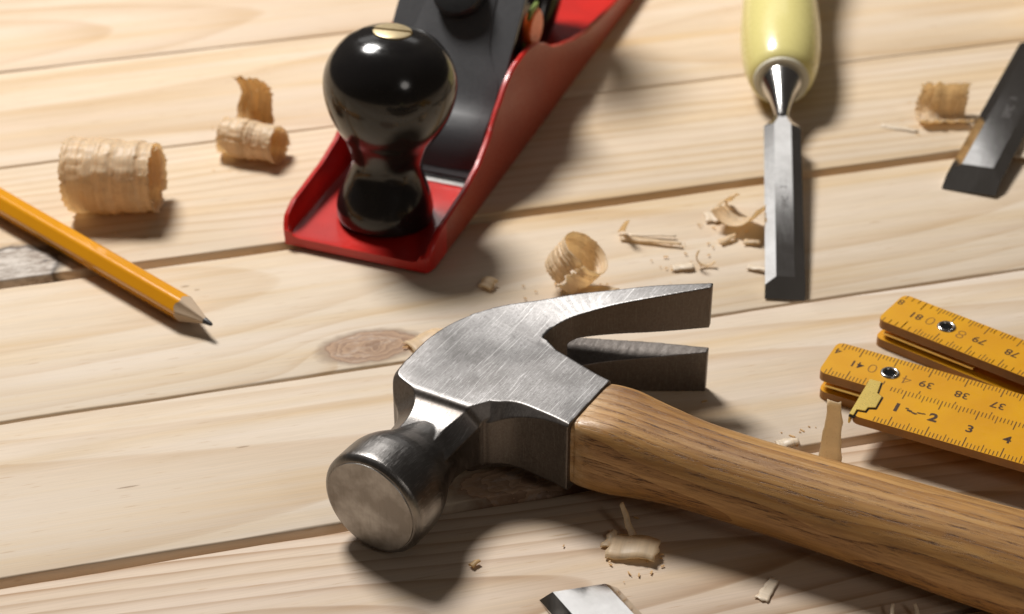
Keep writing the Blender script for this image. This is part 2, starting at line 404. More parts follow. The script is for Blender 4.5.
loft(bm, smooth_secs([oct_sec(1.3, -.95, 1.3, .98, .90, .42, .42), oct_sec(1.9, -.94, 1.85, .94, .84, .40, .42),
          oct_sec(2.3, -1.02, 2.2, .92, .83, .42, .44), oct_sec(2.6, -1.18, 2.6, .96, .87, .50, .42),
          oct_sec(2.85, -1.40, 3.0, 1.02, .93, .58, .40), oct_sec(3.02, -1.60, 3.15, 1.08, 1.06, .58, .38),
          oct_sec(3.26, -1.76, 3.5, 1.25, 1.08, .16, .30), oct_sec(3.7, -1.82, 4.0, 1.5, 1.08, .08, .20), oct_sec(4.2, -1.85, 4.4, 2.1, 1.08, .08, .1),
          oct_sec(5.0, -1.86, 5.0, 2.2, 1.08, .08, .1), oct_sec(5.8, -1.73, 5.9, 1.9, 1.08, .08, .1), oct_sec(6.5, -1.45, 6.25, 1.5, 1.08, .08, .1),
          oct_sec(6.95, -1.12, 6.5, 1.02, 1.10, .08, .08)]))
# socket that grips the handle, waisted, corners taken off
def sock(v, ua, ub, c, c2=.1, h=1.08):
    return [hp(ua, v, -h+c), hp(ua+c, v, -h), hp(ub-c2, v, -h), hp(ub, v, -h+c2), hp(ub, v, h-c2), hp(ub-c2, v, h), hp(ua+c, v, h), hp(ua, v, h-c)]
loft(bm, smooth_secs([sock(-.6, 3.6, 6.5, .4), sock(.3, 3.3, 6.62, .42), sock(.85, 3.14, 6.52, .44, .14), sock(1.2, 3.24, 6.44, .42, .14), sock(1.45, 3.46, 6.36, .36), sock(1.8, 3.64, 6.28, .27),
          sock(2.3, 3.74, 6.15, .16), sock(2.8, 3.77, 6.03, .10), sock(3.24, 3.74, 5.93, .07, .07)]))
# the two claws: outer edge, inner edge, slot half width, half thickness
def hclaw(k): return 1.08+.67*(k/24)**1.55
outer = catmull([(6.50, -1.48), (7.20, -.95), (7.86, -.14), (8.54, .72), (9.08, 1.63), (9.62, 2.58), (10.25, 3.93)], 4)
inner = catmull([(6.10, .90), (6.85, .80), (7.49, 1.03), (7.98, 1.46), (8.48, 2.02), (9.10, 2.84), (10.03, 3.99)], 4)
# shared root
loft(bm, [oct_sec(o.x, o.y, n_.x, n_.y, hclaw(k), .07, .05) for k, (o, n_) in enumerate(zip(outer[:9], inner[:9]))])
N = len(outer)
for sgn in (-1, 1):
    secs = []
    for k in range(5, N):
        t = (k-5)/(N-1-5)
        h = hclaw(k)
        g = .02+.38*t**.85
        o = outer[k]; n_ = inner[k]
        gi = min(.50-.10*t, .02+.9*t**.5)   # countersunk on the inner side so that it bites under nail heads
        A = [hp(o.x, o.y, sgn*(g+.0)), hp(o.x, o.y, sgn*(h-.06)), hp(o.x+(n_.x-o.x)*.06, o.y+(n_.y-o.y)*.06, sgn*h),
             hp(n_.x, n_.y, sgn*h), hp(n_.x, n_.y, sgn*gi)]
        if sgn > 0: A = A[::-1]
        secs.append(A)
    loft(bm, secs)
# remove sliver problems: remesh into one skin
head = build('head', bm, M_hammer, ham)
m = head.modifiers.new('skin', 'REMESH'); m.mode = 'VOXEL'; m.voxel_size = .022*S; m.use_smooth_shade = True
m = head.modifiers.new('soft', 'SMOOTH'); m.factor = .5; m.iterations = 6
bm = bmesh.new()
lathe(bm, [(0, -.045), (.8, -.04), (1.2, -.032), (1.27, -.025), (1.285, .0), (1.285, .06), (0, .06)], 64, Mx)
build('striking_face', bm, M_face, head)
# handle: axis along +x of its own frame
hd_ang = math.atan2(-1, .125)      # direction of handle inside hammer frame (v runs to -y)
hx0 = Vector((4.84, -2.6, 0))
bm = bmesh.new()
def hsec(s, a, b, zc, n_, off=0, m=48):
    out = []
    for i in range(m):
        t = 2*pi*i/m; ct, st = cos(t), sin(t)
        out.append((s, off+a*math.copysign(abs(ct)**(2/n_), ct), zc+b*math.copysign(abs(st)**(2/n_), st)))
    return out
zc0 = hz(4.8)
stat = [(0, 1.02, .96, zc0, 9, 0), (.55, 1.04, 1.0, zc0, 9, 0), (.68, 1.08, 1.03, zc0, 8, 0), (1.0, 1.16, 1.07, zc0, 6, .02), (1.5, 1.20, 1.10, zc0-.01, 4.6, .03), (2.0, 1.20, 1.10, zc0-.03, 3.4, .03), (2.7, 1.17, 1.08, zc0-.05, 2.7, .02),
        (3.6, 1.13, 1.06, zc0-.08, 2.35, .0), (5, 1.12, 1.07, zc0-.13, 2.2, 0), (7, 1.16, 1.10, zc0-.18, 2.15, 0), (9, 1.26, 1.14, zc0-.24, 2.1, .0), (11, 1.36, 1.18, zc0-.30, 2.1, 0),
        (14, 1.5, 1.2, zc0-.33, 2.1, 0), (18, 1.6, 1.2, zc0-.36, 2.1, 0), (22, 1.55, 1.16, zc0-.38, 2.1, 0), (25, 1.7, 1.2, zc0-.38, 2.1, 0), (26.5, 1.8, 1.22, zc0-.38, 2.1, 0), (26.9, 1.6, 1.0, zc0-.38, 2.1, 0)]
P = catmull([s[:3] for s in stat], 6)
Q = catmull([(s[0], s[3], s[4]) for s in stat], 6); O_ = catmull([(s[0], s[5], 0) for s in stat], 6)
secs = []
for p_, q_, o_ in zip(P, Q, O_):
    s = hsec(p_[0], p_[1], p_[2], q_[1], max(q_[2], 2), o_[1])
    wob = [(x, y*(1+.010*noise.noise(Vector((x*.5, y*.8, z*.8)))), (z-q_[1])*(1+.010*noise.noise(Vector((x*.5+9, y, z))))+q_[1]) for x, y, z in s]
    secs.append(wob)
loft(bm, secs)
hd = build('handle', bm, M_hick, ham, loc=hx0, rz=hd_ang, angle=50)

# ------------------------------------------------------------------ bench plane (local x along the sole from the toe, y to the left)
PT = Vector((.352, .936, 0)); PRZ = math.atan2(PT.y, PT.x)
pl = thing('bench_plane', 'red and black hand plane with round black front knob', 'hand plane', (-4.80, 51.30, 0), PRZ)
def interp(tab, x):
    for (a, b), (c, d) in zip(tab, tab[1:]):
        if x <= c: 
            t = max(0, min(1, (x-a)/(c-a))); t = t*t*(3-2*t)*.35+t*.65; return b+(d-b)*t
    return tab[-1][1]
wallh = [(0, .55), (.35, .95), (.9, 1.18), (2.8, 1.36), (4.0, 1.62), (4.8, 2.02), (6.05, 2.95), (6.6, 3.35), (7.2, 3.56), (8.5, 3.60), (9.3, 3.42), (10, 3.08), (11, 2.5), (12, 2.12), (13.3, 1.7), (14.6, 1.38), (17, 1.12), (20, .9), (23, .75), (24, .45)]
halfw = lambda x: 2.5*(1 if x > .9 else (.80+.2*math.sqrt(max(0, 1-((.9-x)/.9)**2))))
halfw = lambda x: 2.5-.12*max(0, 1-x/.45)**2
bm = bmesh.new(); secs = []
x = 0.0
xs = [0, .06, .15, .3, .5, .7, .9]+[1+.3*k for k in range(77)]+[24.0]
for x in xs:
    W = halfw(x) if x < 12 else 2.5*(1 if x < 23 else math.sqrt(max(.4, 1-((x-23)/1.6)**2)))
    h = interp(wallh, x); t = .16
    z = .36
    x2 = x
    secs.append([(x2, -W, .05), (x2, -W+.05, 0), (x2, W-.05, 0), (x2, W, .05), (x2, W+.02, h-.06), (x2, W-.04, h), (x2, W-t+.02, h-.02), (x2, W-t-.02, h-.09), (x2, W-t-.03, z+.25), (x2, W-t-.12, z+.06), (x2, W-t-.32, z),
                 (x2, -W+t+.32, z), (x2, -W+t+.12, z+.06), (x2, -W+t+.03, z+.25), (x2, -W+t+.02, h-.09), (x2, -W+t-.02, h-.02), (x2, -W+.04, h), (x2, -W-.02, h-.06)])
# toe: the sole curls up a little in front
secs[0] = [(x-.02, y*.985, max(z, .06)) for x, y, z in secs[0]]
loft(bm, secs)
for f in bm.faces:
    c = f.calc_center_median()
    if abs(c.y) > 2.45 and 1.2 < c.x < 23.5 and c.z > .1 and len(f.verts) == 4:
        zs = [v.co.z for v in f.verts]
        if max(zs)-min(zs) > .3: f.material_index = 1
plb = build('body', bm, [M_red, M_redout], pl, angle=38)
# mouth: steel edge strip in front of the blade
bm = bmesh.new(); box(bm, 4.55, 4.85, -2.1, 2.1, .2, .40); box(bm, 4.86, 5.0, -2.1, 2.1, .2, .385)
build('mouth_plate', bm, m_steel('bright mouth steel', .8, .35), pl)
# sloping stack: frog, blade, lever cap
def slab(pts, th, nrm, x0, z0, ang, back=0):
    """outline (across y, up the slope s) laid on a plane rising at ang from (x0, z0)"""
    bm = bmesh.new()
    def P(y, s, n_): return (x0+s*cos(ang)-n_*sin(ang), y, z0+s*sin(ang)+n_*cos(ang))
    loft(bm, [[P(y, s, back) for y, s in pts], [P(y, s, back+th) for y, s in pts]])
    return bm
A45 = R(45)
build('blade', slab([(-2.15, .2), (2.15, .2), (2.15, 6.6), (1.8, 7.6), (.9, 8.1), (-.9, 8.1), (-1.8, 7.6), (-2.15, 6.6)], .16, 0, 4.95, .35, A45, .1), M_grey, pl, bevel=.03)
bm = bmesh.new(); prism(bm, [(5.5, -1.9), (11.5, -1.9), (11.5, 1.9), (5.5, 1.9)], .3, .6)
loft(bm, [[(5.3, -1.95, .36), (5.3, 1.95, .36), (11.2, 1.95, .36), (11.2, -1.95, .36)], [(9.0, -1.7, 4.1), (9.0, 1.7, 4.1), (10.8, 1.7, 4.1), (10.8, -1.7, 4.1)]])
build('frog', bm, M_black, pl, bevel=.05)
half = [(2.05, 0), (2.05, 2.0), (2.05, 2.9), (1.95, 3.3), (1.68, 3.75), (1.42, 4.3), (1.28, 5.0), (1.2, 5.8), (1.15, 6.6), (1.0, 7.1), (.6, 7.35)]
lsm = [(p[0], p[1]) for p in catmull([(a, b, 0) for a, b in half], 4)]
# lever cap as a curved sheet: nose curls down at the lip
bm = bmesh.new(); secs = []
def capn(s): return .30+.30*math.exp(-((s-1.35)/.7)**2)-.25*max(0, 1-s/.6)
for hw, s in lsm:
    row = []
    for k in range(17):
        y = hw*(-1+2*k/16); e = 1-abs(y)/hw
        n_ = capn(s)+.10*(1-math.exp(-e*5))
        row.append((5.0+s*cos(A45)-n_*sin(A45), y, .40+s*sin(A45)+n_*cos(A45)))
    back = [(5.0+s*cos(A45)-.26*sin(A45), hw*(1-2*k/16), .40+s*sin(A45)+.26*cos(A45)) for k in range(17)]
    secs.append(row+back)
loft(bm, secs)
cap = build('lever_cap', bm, M_grey, pl, angle=50)
Mk = Matrix.Translation((5.0+5.95*cos(A45)-.38*sin(A45), 0, .4+5.95*sin(A45)+.38*cos(A45))) @ Matrix.Rotation(-A45, 4, 'Y')
bm = bmesh.new(); lathe(bm, [(.75, 0), (.86, .08), (.88, .35), (.8, .5), (.5, .58), (0, .6)], 40, Mk)
build('cap_screw', bm, M_black, cap)
# depth wheel and lever seen past the blade
bm = bmesh.new(); lathe(bm, [(.0, 0), (.62, 0), (.66, .06), (.66, .22), (.6, .28), (0, .3)], 36, Matrix.Translation((10.2, -1.9, 3.45)) @ Matrix.Rotation(R(90), 4, 'X') @ Matrix.Rotation(R(0), 4, 'Y'))
build('adjusting_wheel', bm, M_orange, pl)
bm = bmesh.new(); loft(bm, [[(9.55, -1.95, 2.5), (10.1, -1.95, 2.5), (10.1, -1.8, 2.5), (9.55, -1.8, 2.5)], [(9.8, -2.15, 4.3), (10.5, -2.15, 4.3), (10.5, -2.0, 4.3), (9.8, -2.0, 4.3)]])
build('adjusting_lever', bm, M_green, pl, bevel=.04)
# front knob
kn = bmesh.new()
KM = Matrix.Translation((2.08, -.08, .34)) @ Matrix.Rotation(R(2), 4, 'X') @ Matrix.Rotation(R(6), 4, 'Y') @ Matrix.Scale(1.03, 4)
prof = [(1.30, 0), (1.42, .06), (1.46, .25), (1.46, .5), (1.40, .80), (1.30, 1.1), (1.18, 1.4), (1.09, 1.7), (1.08, 2.0), (1.16, 2.3), (1.31, 2.65), (1.54, 3.0), (1.73, 3.35), (1.88, 3.75), (1.97, 4.2), (1.97, 4.6), (1.86, 5.0), (1.64, 5.38), (1.34, 5.7), (.97, 5.92), (.60, 6.01), (.58, 5.97), (0, 5.97)]
pf = [(p[0], p[1]) for p in catmull([(a, b, 0) for a, b in prof[:-3]], 4)]+prof[-3:]
lathe(kn, pf, 72, KM)
knob = build('front_knob', kn, M_blackgloss, pl, angle=60)
bm = bmesh.new(); KS = KM @ Matrix.Translation((0, 0, 5.985))
lathe(bm, [(.50, 0), (.54, .05), (.50, .085), (.3, .11)], 40, KS)
bmesh.ops.delete(bm, geom=[f for f in bm.faces if len(f.verts) > 4], context='FACES_ONLY')
# slotted head: two half discs with a gap
for sg in (-1, 1):
    arc = [(.30*cos(a), .30*sin(a)) for a in [pi*k/16 for k in range(17)]]
    pts = [(x, sg*max(y, .055)) for x, y in arc]
    ring = [KS @ Vector((x*1.0, y, .112)) for x, y in pts]; rlow = [KS @ Vector((x, y, .02)) for x, y in pts]
    loft(bm, [rlow, ring])
lathe(bm, [(.52, .0), (.52, .03), (0, .03)], 32, KS)
bm.free()
bm = bmesh.new()
rot_s = Matrix.Rotation(R(-75), 4, 'Z')
for sg in (-1, 1):
    pts = [(.57*cos(a), sg*max(.57*sin(a), .065)) for a in [pi*k/24 for k in range(25)]]
    loft(bm, [[KS @ rot_s @ Vector((x, y, .0)) for x, y in pts], [KS @ rot_s @ Vector((x, y, .07)) for x, y in pts], [KS @ rot_s @ Vector((x*.9, sg*max(abs(y)*.9, .075), .10)) for x, y in pts]])
build('knob_screw', bm, M_palebrass, knob, angle=40)
# rear handle
bm = bmesh.new()
tote = catmull([(14.2, 0, .4), (14.6, 0, 1.2), (15.3, 0, 2.6), (15.6, 0, 4.2), (15.4, 0, 5.8), (15.0, 0, 7.2), (14.0, 0, 8.3), (13.2, 0, 8.6)], 5)
secs = []
for k, p in enumerate(tote):
    t = k/(len(tote)-1); a = 1.5-.55*sin(pi*min(1, t*1.2)); b = .8+.35*sin(pi*t); 
    if k == len(tote)-1: a *= .5; b *= .6
    secs.append([(p.x+1.2+a*cos(q), b*sin(q), p.z+.35*cos(q)) for q in [2*pi*j/24 for j in range(24)]])
loft(bm, secs); build('rear_handle', bm, M_blackgloss, pl, angle=60)

# ------------------------------------------------------------------ chisels (local x from the cutting edge back to the handle)
def blade_sec(x, hw, th, land, flat, z0=0):
    """bevel edged section: land height on both sides, sloping bevels, narrower flat on top"""
    return [(x, -hw, z0), (x, hw, z0), (x, hw, z0+land), (x, flat, z0+th), (x, -flat, z0+th), (x, -hw, z0+land)]
def chisel(label, loc, rz, hw, L, flat, land, th, pitch, roll=0, marks=None, bevrun=.95, skew=0, handle=True):
    c = thing('wood_chisel', label, 'chisel', loc, rz, 'wood chisels')
    c.rotation_euler = (R(roll), R(-pitch), rz)
    bm = bmesh.new()
    k = bevrun/th
    def skw(s): return [(x+skew*y, y, z) for x, y, z in s]
    s0 = [(z*k+(.0), y, z) for x, y, z in blade_sec(0, hw, th, land, flat)]
    lo = blade_sec(0, hw, th, land, flat)
    hi = [(L-.35, y, z) for x, y, z in lo]
    sh = [(L, y*.55, z*.8+.05) for x, y, z in lo]
    sh2 = [(L+.35, y*.35, z*.7+.07) for x, y, z in lo]
    loft(bm, [skw(s0), hi, sh, sh2])
    b = build('blade', bm, M_blade, c, angle=12)
    if marks:
        bm = bmesh.new()
        for (s, x, y, size) in marks:
            add_text(bm, s, size, Matrix.Translation((x, y, th+.004)) @ Matrix.Rotation(0, 4, 'Z'), mi=0)
        build('stamped_mark', bm, M_mark, b)
    bm = bmesh.new(); T = Matrix.Translation((L+.2, 0, th*.5)) @ Matrix.Rotation(R(90), 4, 'Y')
    lathe(bm, [(.22, 0), (.24, .25), (.30, .6), (.42, 1.2), (.66, 1.9), (.80, 2.35), (.82, 2.6), (.5, 2.65), (0, 2.65)], 40, T)
    build('ferrule', bm, M_ferrule, c, angle=50)
    if handle:
        bm = bmesh.new()
        hp_ = [(.70, 2.42), (.86, 2.30), (.93, 2.24), (1.02, 2.30), (1.14, 2.6), (1.28, 3.2), (1.38, 4.2), (1.40, 5.4), (1.33, 7.0), (1.25, 9.0), (1.30, 11), (1.45, 12.6), (1.40, 13.6), (1.0, 14.1), (0, 14.2)]
        lathe(bm, [(a, z) for a, z in hp_[2:]], 56, T)
        h = build('handle', bm, M_cream, c, angle=70)
        bm = bmesh.new(); lathe(bm, [(.80, 2.2), (.93, 2.18), (.96, 2.28), (.96, 2.5), (.80, 2.5)], 48, T)
        build('collar', bm, M_creamring, h)
    return c
chisel('narrow chisel with a pale yellow handle, its tip just beyond the hammer claw', (8.11, 49.11, .01), R(90-5.3), .60, 9.0, .28, .22, .36, 5.6, 0,
       [('SIMC', 4.35, -.04, .30), ('2', 5.15, .0, .28)], bevrun=.65)
chisel('wider chisel at the right edge with a dark end and small stamped letters', (14.72, 55.26, .01), R(90-26), .86, 10, .50, .24, .44, 3.2, -2,
       [('SIMC', 4.6, -.05, .40), ('3', 5.5, .0, .34)], skew=-.10)
chisel('short chisel tip shining white at the bottom edge in front of the hammer', (1.62, 36.28, .02), R(-63.5), .92, 9, .62, .05, .28, 7.0, 2, None, bevrun=.08, skew=.33)

# ------------------------------------------------------------------ carpenter's pencil
pd = Vector((-16.16+8.68, 53.84-47.24, 0)); prz = math.atan2(pd.y, pd.x)
pen = thing('pencil', 'sharpened orange yellow hexagonal pencil lying on the boards', 'pencil', (-8.68, 47.18, 0), prz)
rp = .425; bm = bmesh.new(); zc = rp*.866
hexs = lambda x, r: [(x, r*cos(pi/3*k+pi/6*0), zc+r*sin(pi/3*k)) for k in range(6)]
# body with scalloped front where the sharpener bit in
n6 = 96
def ph(x, r, scal):
    out = []
    for i in range(n6):
        a = 2*pi*i/n6; rr = min(r*cos(pi/6)/cos(((a) % (pi/3))-pi/6), r*.945)
        out.append((x+scal*(rr-r*cos(pi/6))*-3.2, rr*cos(a), zc+rr*sin(a)))
    return out
loft(bm, [ph(1.30, rp, 1), ph(1.7, rp, 0), ph(18, rp, 0)], cap=False)
pb = build('lacquered_shaft', bm, M_pencil, pen, angle=50)
bm = bmesh.new()
fr = [(x, y, z) for x, y, z in ph(1.30, rp*.998, 1)]
loft(bm, [[(.30, .095*cos(2*pi*i/n6), zc+.095*sin(2*pi*i/n6)) for i in range(n6)], fr])
build('sharpened_cone', bm, M_pencilwood, pen, angle=60)
bm = bmesh.new(); lathe(bm, [(0, 0), (.035, .01), (.06, .06), (.10, .31), (0, .31)], 24, Matrix.Translation((0, 0, zc)) @ Matrix.Rotation(R(90), 4, 'Y'))
build('lead', bm, M_lead, pen)
pen.rotation_euler = (R(8), R(-.6), prz); pen.location.z = .06*S

# ------------------------------------------------------------------ folding rule
rule = thing('folding_rule', 'yellow folding rule partly opened with black numbers and brass end cap', 'folding rule', (8.8, 45.08, 0), 0)
def rframe(px, py): return (px-8.8, py-45.08, 0)
def outline(L, hw, r=.22):
    pts = []
    for cx, cy, a0 in ((r, hw-r, 90), (r, -hw+r, 180)):
        for k in range(5): a = R(a0+k*22.5); pts.append((cx+r*cos(a), cy+r*sin(a)))
    return pts+[(L, -hw), (L, hw)]
def ticks(bm, L, hw, z, off, both=True, mi=1, skip=None, half=False):
    """millimetre strokes along both long edges; off is the place of a whole centimetre"""
    rr = random.Random(3)
    n = int(L*10)
    for k in range(2, n):
        x = k*.1; m_ = round((x-off)*10)
        ln = .42 if m_ % 10 == 0 else (.33 if m_ % 5 == 0 else .22)
        wd = .020 if m_ % 10 else .026
        for sg in (1, -1):
            if x < .55 and skip: continue
            l2 = ln*rr.uniform(.92, 1.05)
            ys = (sg*(hw-.015), sg*(hw-l2))
            xx = off+m_*.1
            vs = [bm.verts.new((a, b, z)) for a, b in ((xx-wd/2, ys[0]), (xx+wd/2, ys[0]), (xx+wd/2, ys[1]), (xx-wd/2, ys[1]))]
            bm.faces.new(vs).material_index = mi
def segment(px, py, rz, z0, z1, L, hw, nums=None, off=0, flip=True, bignum=None, skip=False, ysh=0):
    bm = bmesh.new(); prism(bm, outline(L, hw), z0, z1)
    for f in bm.faces:
        if abs(f.normal.z) < .5 if f.normal.length else False: f.material_index = 3
    bm.normal_update()
    for f in bm.faces:
        if abs(f.normal.z) < .5: f.material_index = 3
    z = z1+.004
    if nums is not None:
        ticks(bm, min(L, 8.5), hw, z, off, skip=skip)
        for s, x, sz, y, bold, mi in nums:
            M = Matrix.Translation((x, y+ysh, z)) @ (Matrix.Rotation(pi, 4, 'Z') if flip else Matrix())
            add_text(bm, s, sz, M, mi=mi, bold=bold)
    bmesh.ops.scale(bm, vec=(S, S, S), verts=bm.verts)
    me = bpy.data.meshes.new('rule_segment'); bm.to_mesh(me); bm.free()
    o = link('rule_segment', me, rule, rframe(px, py), rz, [M_yellow, M_ink, M_inkthin, M_ruleside])
    return o
def rivet(par, x, y, z):
    bm = bmesh.new(); lathe(bm, [(.16, -.06), (.17, .0), (.19, .045), (.235, .05), (.27, .02), (.275, -.06)], 32, Matrix.Translation((x, y, z)))
    bmesh.ops.delete(bm, geom=[f for f in bm.faces if len(f.verts) > 4], context='FACES_ONLY')
    r = build('rivet', bm, M_rivet, par, angle=60)
    bm = bmesh.new(); lathe(bm, [(.165, -.05), (.165, .004), (0, .004)], 24, Matrix.Translation((x, y, z)))  # matte black disc painted in for the shade inside the hole
    build('rivet_hole', bm, M_matt, r)
a1, a2, a3 = R(-27.9), R(-37.7), R(-26.7)
def numlist(n0, off, count, big):
    L_ = []
    for k in range(count):
        n_ = n0-k; x = off-1+k*1.0
        if n_ == big: continue
        L_.append((str(n_), x+.05, .41, .02, .004, 1))
    s = str(big)
    L_.append((s[1], off-.50, .60, .05, -.012, 2)); L_.append((s[0], off+.50, .60, -.02, -.012, 2))
    L_.append((str(n0+1)[0], off-1.62, .38, .38, 0, 1))
    return L_
s1 = segment(8.8, 45.08, a1, .57, .85, 23.5, .80, numlist(41, 1.78, 8, 40), 1.78); rivet(s1, 1.78, .05, .85)
s1b = segment(8.84, 44.98, a1-R(.5), 0, .28, 23.5, .80)
s2 = segment(10.93, 47.54, a2, .57, .85, 23.5, .80, numlist(81, 1.75, 8, 80), 1.75); rivet(s2, 1.75, .05, .85)
s2b = segment(10.90, 47.46, a2-R(.8), 0, .28, 23.5, .80)
s3 = segment(9.355, 42.78, a3, .90, 1.15, 22, .845, [('1', .98, .50, .0, .022, 1), ('2', 1.98, .48, -.0, .020, 1), ('3', 2.98, .43, -.04, .010, 1), ('4', 3.98, .43, -.04, .010, 1), ('5', 4.98, .43, -.04, .010, 1), ('6', 5.98, .43, -.04, .010, 1)], 0.0, False, skip=True)
# worn marks between the 1 and the 2
bm = bmesh.new(); rr = random.Random(8)
for cx, cy, a, b in ((1.33, .02, .10, .045), (1.48, -.03, .09, .035), (1.62, .04, .10, .03), (1.72, .06, .05, .03), (1.24, .09, .05, .035)):
    pts = [(cx+a*cos(2*pi*i/14)*rr.uniform(.7, 1.15), cy+b*sin(2*pi*i/14)*rr.uniform(.6, 1.3), 1.156) for i in range(14)]
    bm.faces.new([bm.verts.new(p) for p in pts])
build('smudged_mark', bm, M_ink, s3)
for sg, par in ((s1, 's1'), (s2, 's2')):
    bm = bmesh.new(); box(bm, .22, 3.05, -.76, -.2, .36, .46); box(bm, .30, 2.2, -.70, -.1, .295, .345)
    build('brass_spring', bm, M_brass, sg, bevel=.03)
    bm = bmesh.new(); lathe(bm, [(.5, .28), (.5, .57)], 32, Matrix.Translation((1.77, .05, 0)))
    build('joint_washer', bm, M_black, sg)
bm = bmesh.new()
capo = [(-.05, -.86), (.08, -.875), (.08, -.60), (.30, -.56), (.32, -.38), (.50, -.30), (.50, .24), (.34, .34), (.28, .865), (-.05, .865)]
prism(bm, capo, 1.162, 1.20); prism(bm, [(-.06, -.87), (.0, -.87), (.0, .87), (-.06, .87)], .88, 1.15)
bd = bmesh.new(); prism(bd, [(x+(.035 if x > 0 else 0), y*1.0+(.02 if y > 0 else -.02)) for x, y in capo], 1.10, 1.158); build('clip_shadow_plate', bd, M_black, s3)  # added black plate, slightly larger, stands in for the shadow round the clip
build('end_cap', bm, M_gold, s3, bevel=.025)

# ------------------------------------------------------------------ wood shavings
def curl(label, loc, rz, width, r0, r1, a0, a1, seed, mat=M_shav, ridge=.05, ragged=.10, tilt=0, cone=0, th=.02, nx=26, grp='wood shavings and chips', roll=0, cat='shaving', taper=0, name='wood_shaving', crimp=.02):
    """thin strip rolled about local x from angle a0 to a1 (degrees), radius r0 to r1; bands of fibre end at different lengths"""
    rn = random.Random(seed); bm = bmesh.new(); na = max(8, int(abs(a1-a0)/5)); rows = []
    big = nx > 12
    if big: nx = 60
    edges = sorted(rn.uniform(0, 1) for _ in range(11)) if big else []
    band = lambda s_: sum(1 for e in edges if e < s_)
    boff = [rn.uniform(-1, 1) for _ in range(14)]; bend = [rn.uniform(-.5, 1) for _ in range(14)]; bst = [rn.uniform(-.5, 1) for _ in range(14)]
    for k in range(na+1):
        t = k/na
        l0 = ragged*(1.3*noise.noise(Vector((t*2.2, seed, 1)))+.5*noise.noise(Vector((k*.7, seed, 3))))
        l1 = ragged*(1.3*noise.noise(Vector((t*2.2, seed, 2)))+.5*noise.noise(Vector((k*.7, seed, 6))))
        wd = width*(1-taper*t); row = []
        for i in range(nx+1):
            s_ = i/nx; x = (-wd/2+l0)+(wd+l1-l0)*s_; bi = band(s_)
            da = (bend[bi]*14*max(0, t-.8)/.2 - bst[bi]*12*max(0, .12-t)/.12) if big else 0
            jag = ragged*40*noise.noise(Vector((i*.9, seed, k)))*(k in (0, na))
            aa = R(a0+(a1-a0)*t-math.copysign(da, a1-a0)*1.0+jag); rad = r0+(r1-r0)*t
            groove = ridge*(.55*boff[bi]+.9*noise.noise(Vector((s_*7, seed, t*1.5)))+.4*noise.noise(Vector((s_*22, seed, t*2))))
            cr = crimp*(noise.noise(Vector((t*abs(a1-a0)*.14, bi*3.1, seed)))+.6*noise.noise(Vector((t*abs(a1-a0)*.3, s_*9, seed+4))))
            r_ = rad*(1+cone*(s_-.5))+groove+cr
            row.append(bm.verts.new((x, r_*cos(aa), r_*sin(aa))))
        rows.append(row)
    for p, q in zip(rows, rows[1:]):
        for i in range(nx): bm.faces.new((p[i], p[i+1], q[i+1], q[i]))
    M = Matrix.Rotation(R(tilt), 4, 'Y') @ Matrix.Rotation(R(roll), 4, 'X')
    bmesh.ops.transform(bm, matrix=M, verts=bm.verts)
    zm = min(v.co.z for v in bm.verts)
    for v in bm.verts: v.co.z -= zm-th*.5
    o = build(name, bm, mat, None, loc, R(rz), solid=th, angle=60)
    return tag(o, label, cat, grp)
def chip(label, loc, rz, L, W, H, seed, mat=M_shav, grp='wood shavings and chips', bend=.3, name='wood_chip', taper=.5, th=.028, pitch=0, cat='wood chip'):
    """small splinter: a bent ragged flake"""
    bm = bmesh.new(); nx, ny = 12, 5; rows = []
    for i in range(nx+1):
        s = i/nx; w_ = W*(1-taper*s)*(1+.16*noise.noise(Vector((i*.55, seed, 0)))); zz = H*(s*(1-s)*4*bend+abs(s-.3)*(1-bend))
        rows.append([bm.verts.new((L*(s-.5)+.08*L*noise.noise(Vector((j*1.3, seed, i in (0, nx) and 5 or 9)))*(i in (0, nx)), w_*(j/ny-.5)+W*.14*noise.noise(Vector((i*.3, seed, 7))), zz+H*.25*sin(pi*j/ny)+.015*noise.noise(Vector((i, j, seed))))) for j in range(ny+1)])
    for p, q in zip(rows, rows[1:]):
        for j in range(ny): bm.faces.new((p[j], p[j+1], q[j+1], q[j]))
    bmesh.ops.transform(bm, matrix=Matrix.Rotation(R(-pitch), 4, 'Y'), verts=bm.verts)
    zm = min(v.co.z for v in bm.verts)
    for v in bm.verts: v.co.z -= zm-th*.5
    o = build(name, bm, mat, None, loc, R(rz), solid=th, angle=80)
    return tag(o, label, cat, grp)

curl('large rolled shaving with ridged bands above the pencil', (-12.5, 54.2, .02), -4, 2.75, 1.02, 1.2, 75, -420, 3, M_shav, .07, .34, th=.018, nx=40, cone=-.08, crimp=.05)
curl('ragged curl with an upright flap to the left of the black knob', (-8.6, 57.5, 0), -20, 2.05, .50, .68, 60, -400, 11, M_shav, .05, .2, th=.022, nx=26, crimp=.04)
curl('upright brown flap standing behind the curl left of the knob', (-9.0, 58.5, 0), -18, 1.45, 1.1, 1.15, -80, 52, 21, M_shavb, .07, .30, th=.02, crimp=.03, taper=.25)
curl('open ringlet shaving lying just behind the hammer claw', (1.85, 49.75, 0), -8, 1.15, .66, .80, 170, -190, 17, M_shav, .04, .10, tilt=-52, cone=.12, th=.022)
chip('flat tail of shaving lying against the ringlet behind the claw', (2.35, 49.3, .0), -22, 1.7, .62, .35, 23, M_shav, taper=.3, pitch=8, name='wood_shaving', cat='shaving')
curl('crumpled brown shaving beside the dark chisel at the far right', (14.75, 60.0, 0), 0, 1.75, .55, .75, 60, -150, 29, M_shav, .07, .25, th=.022, crimp=.05)
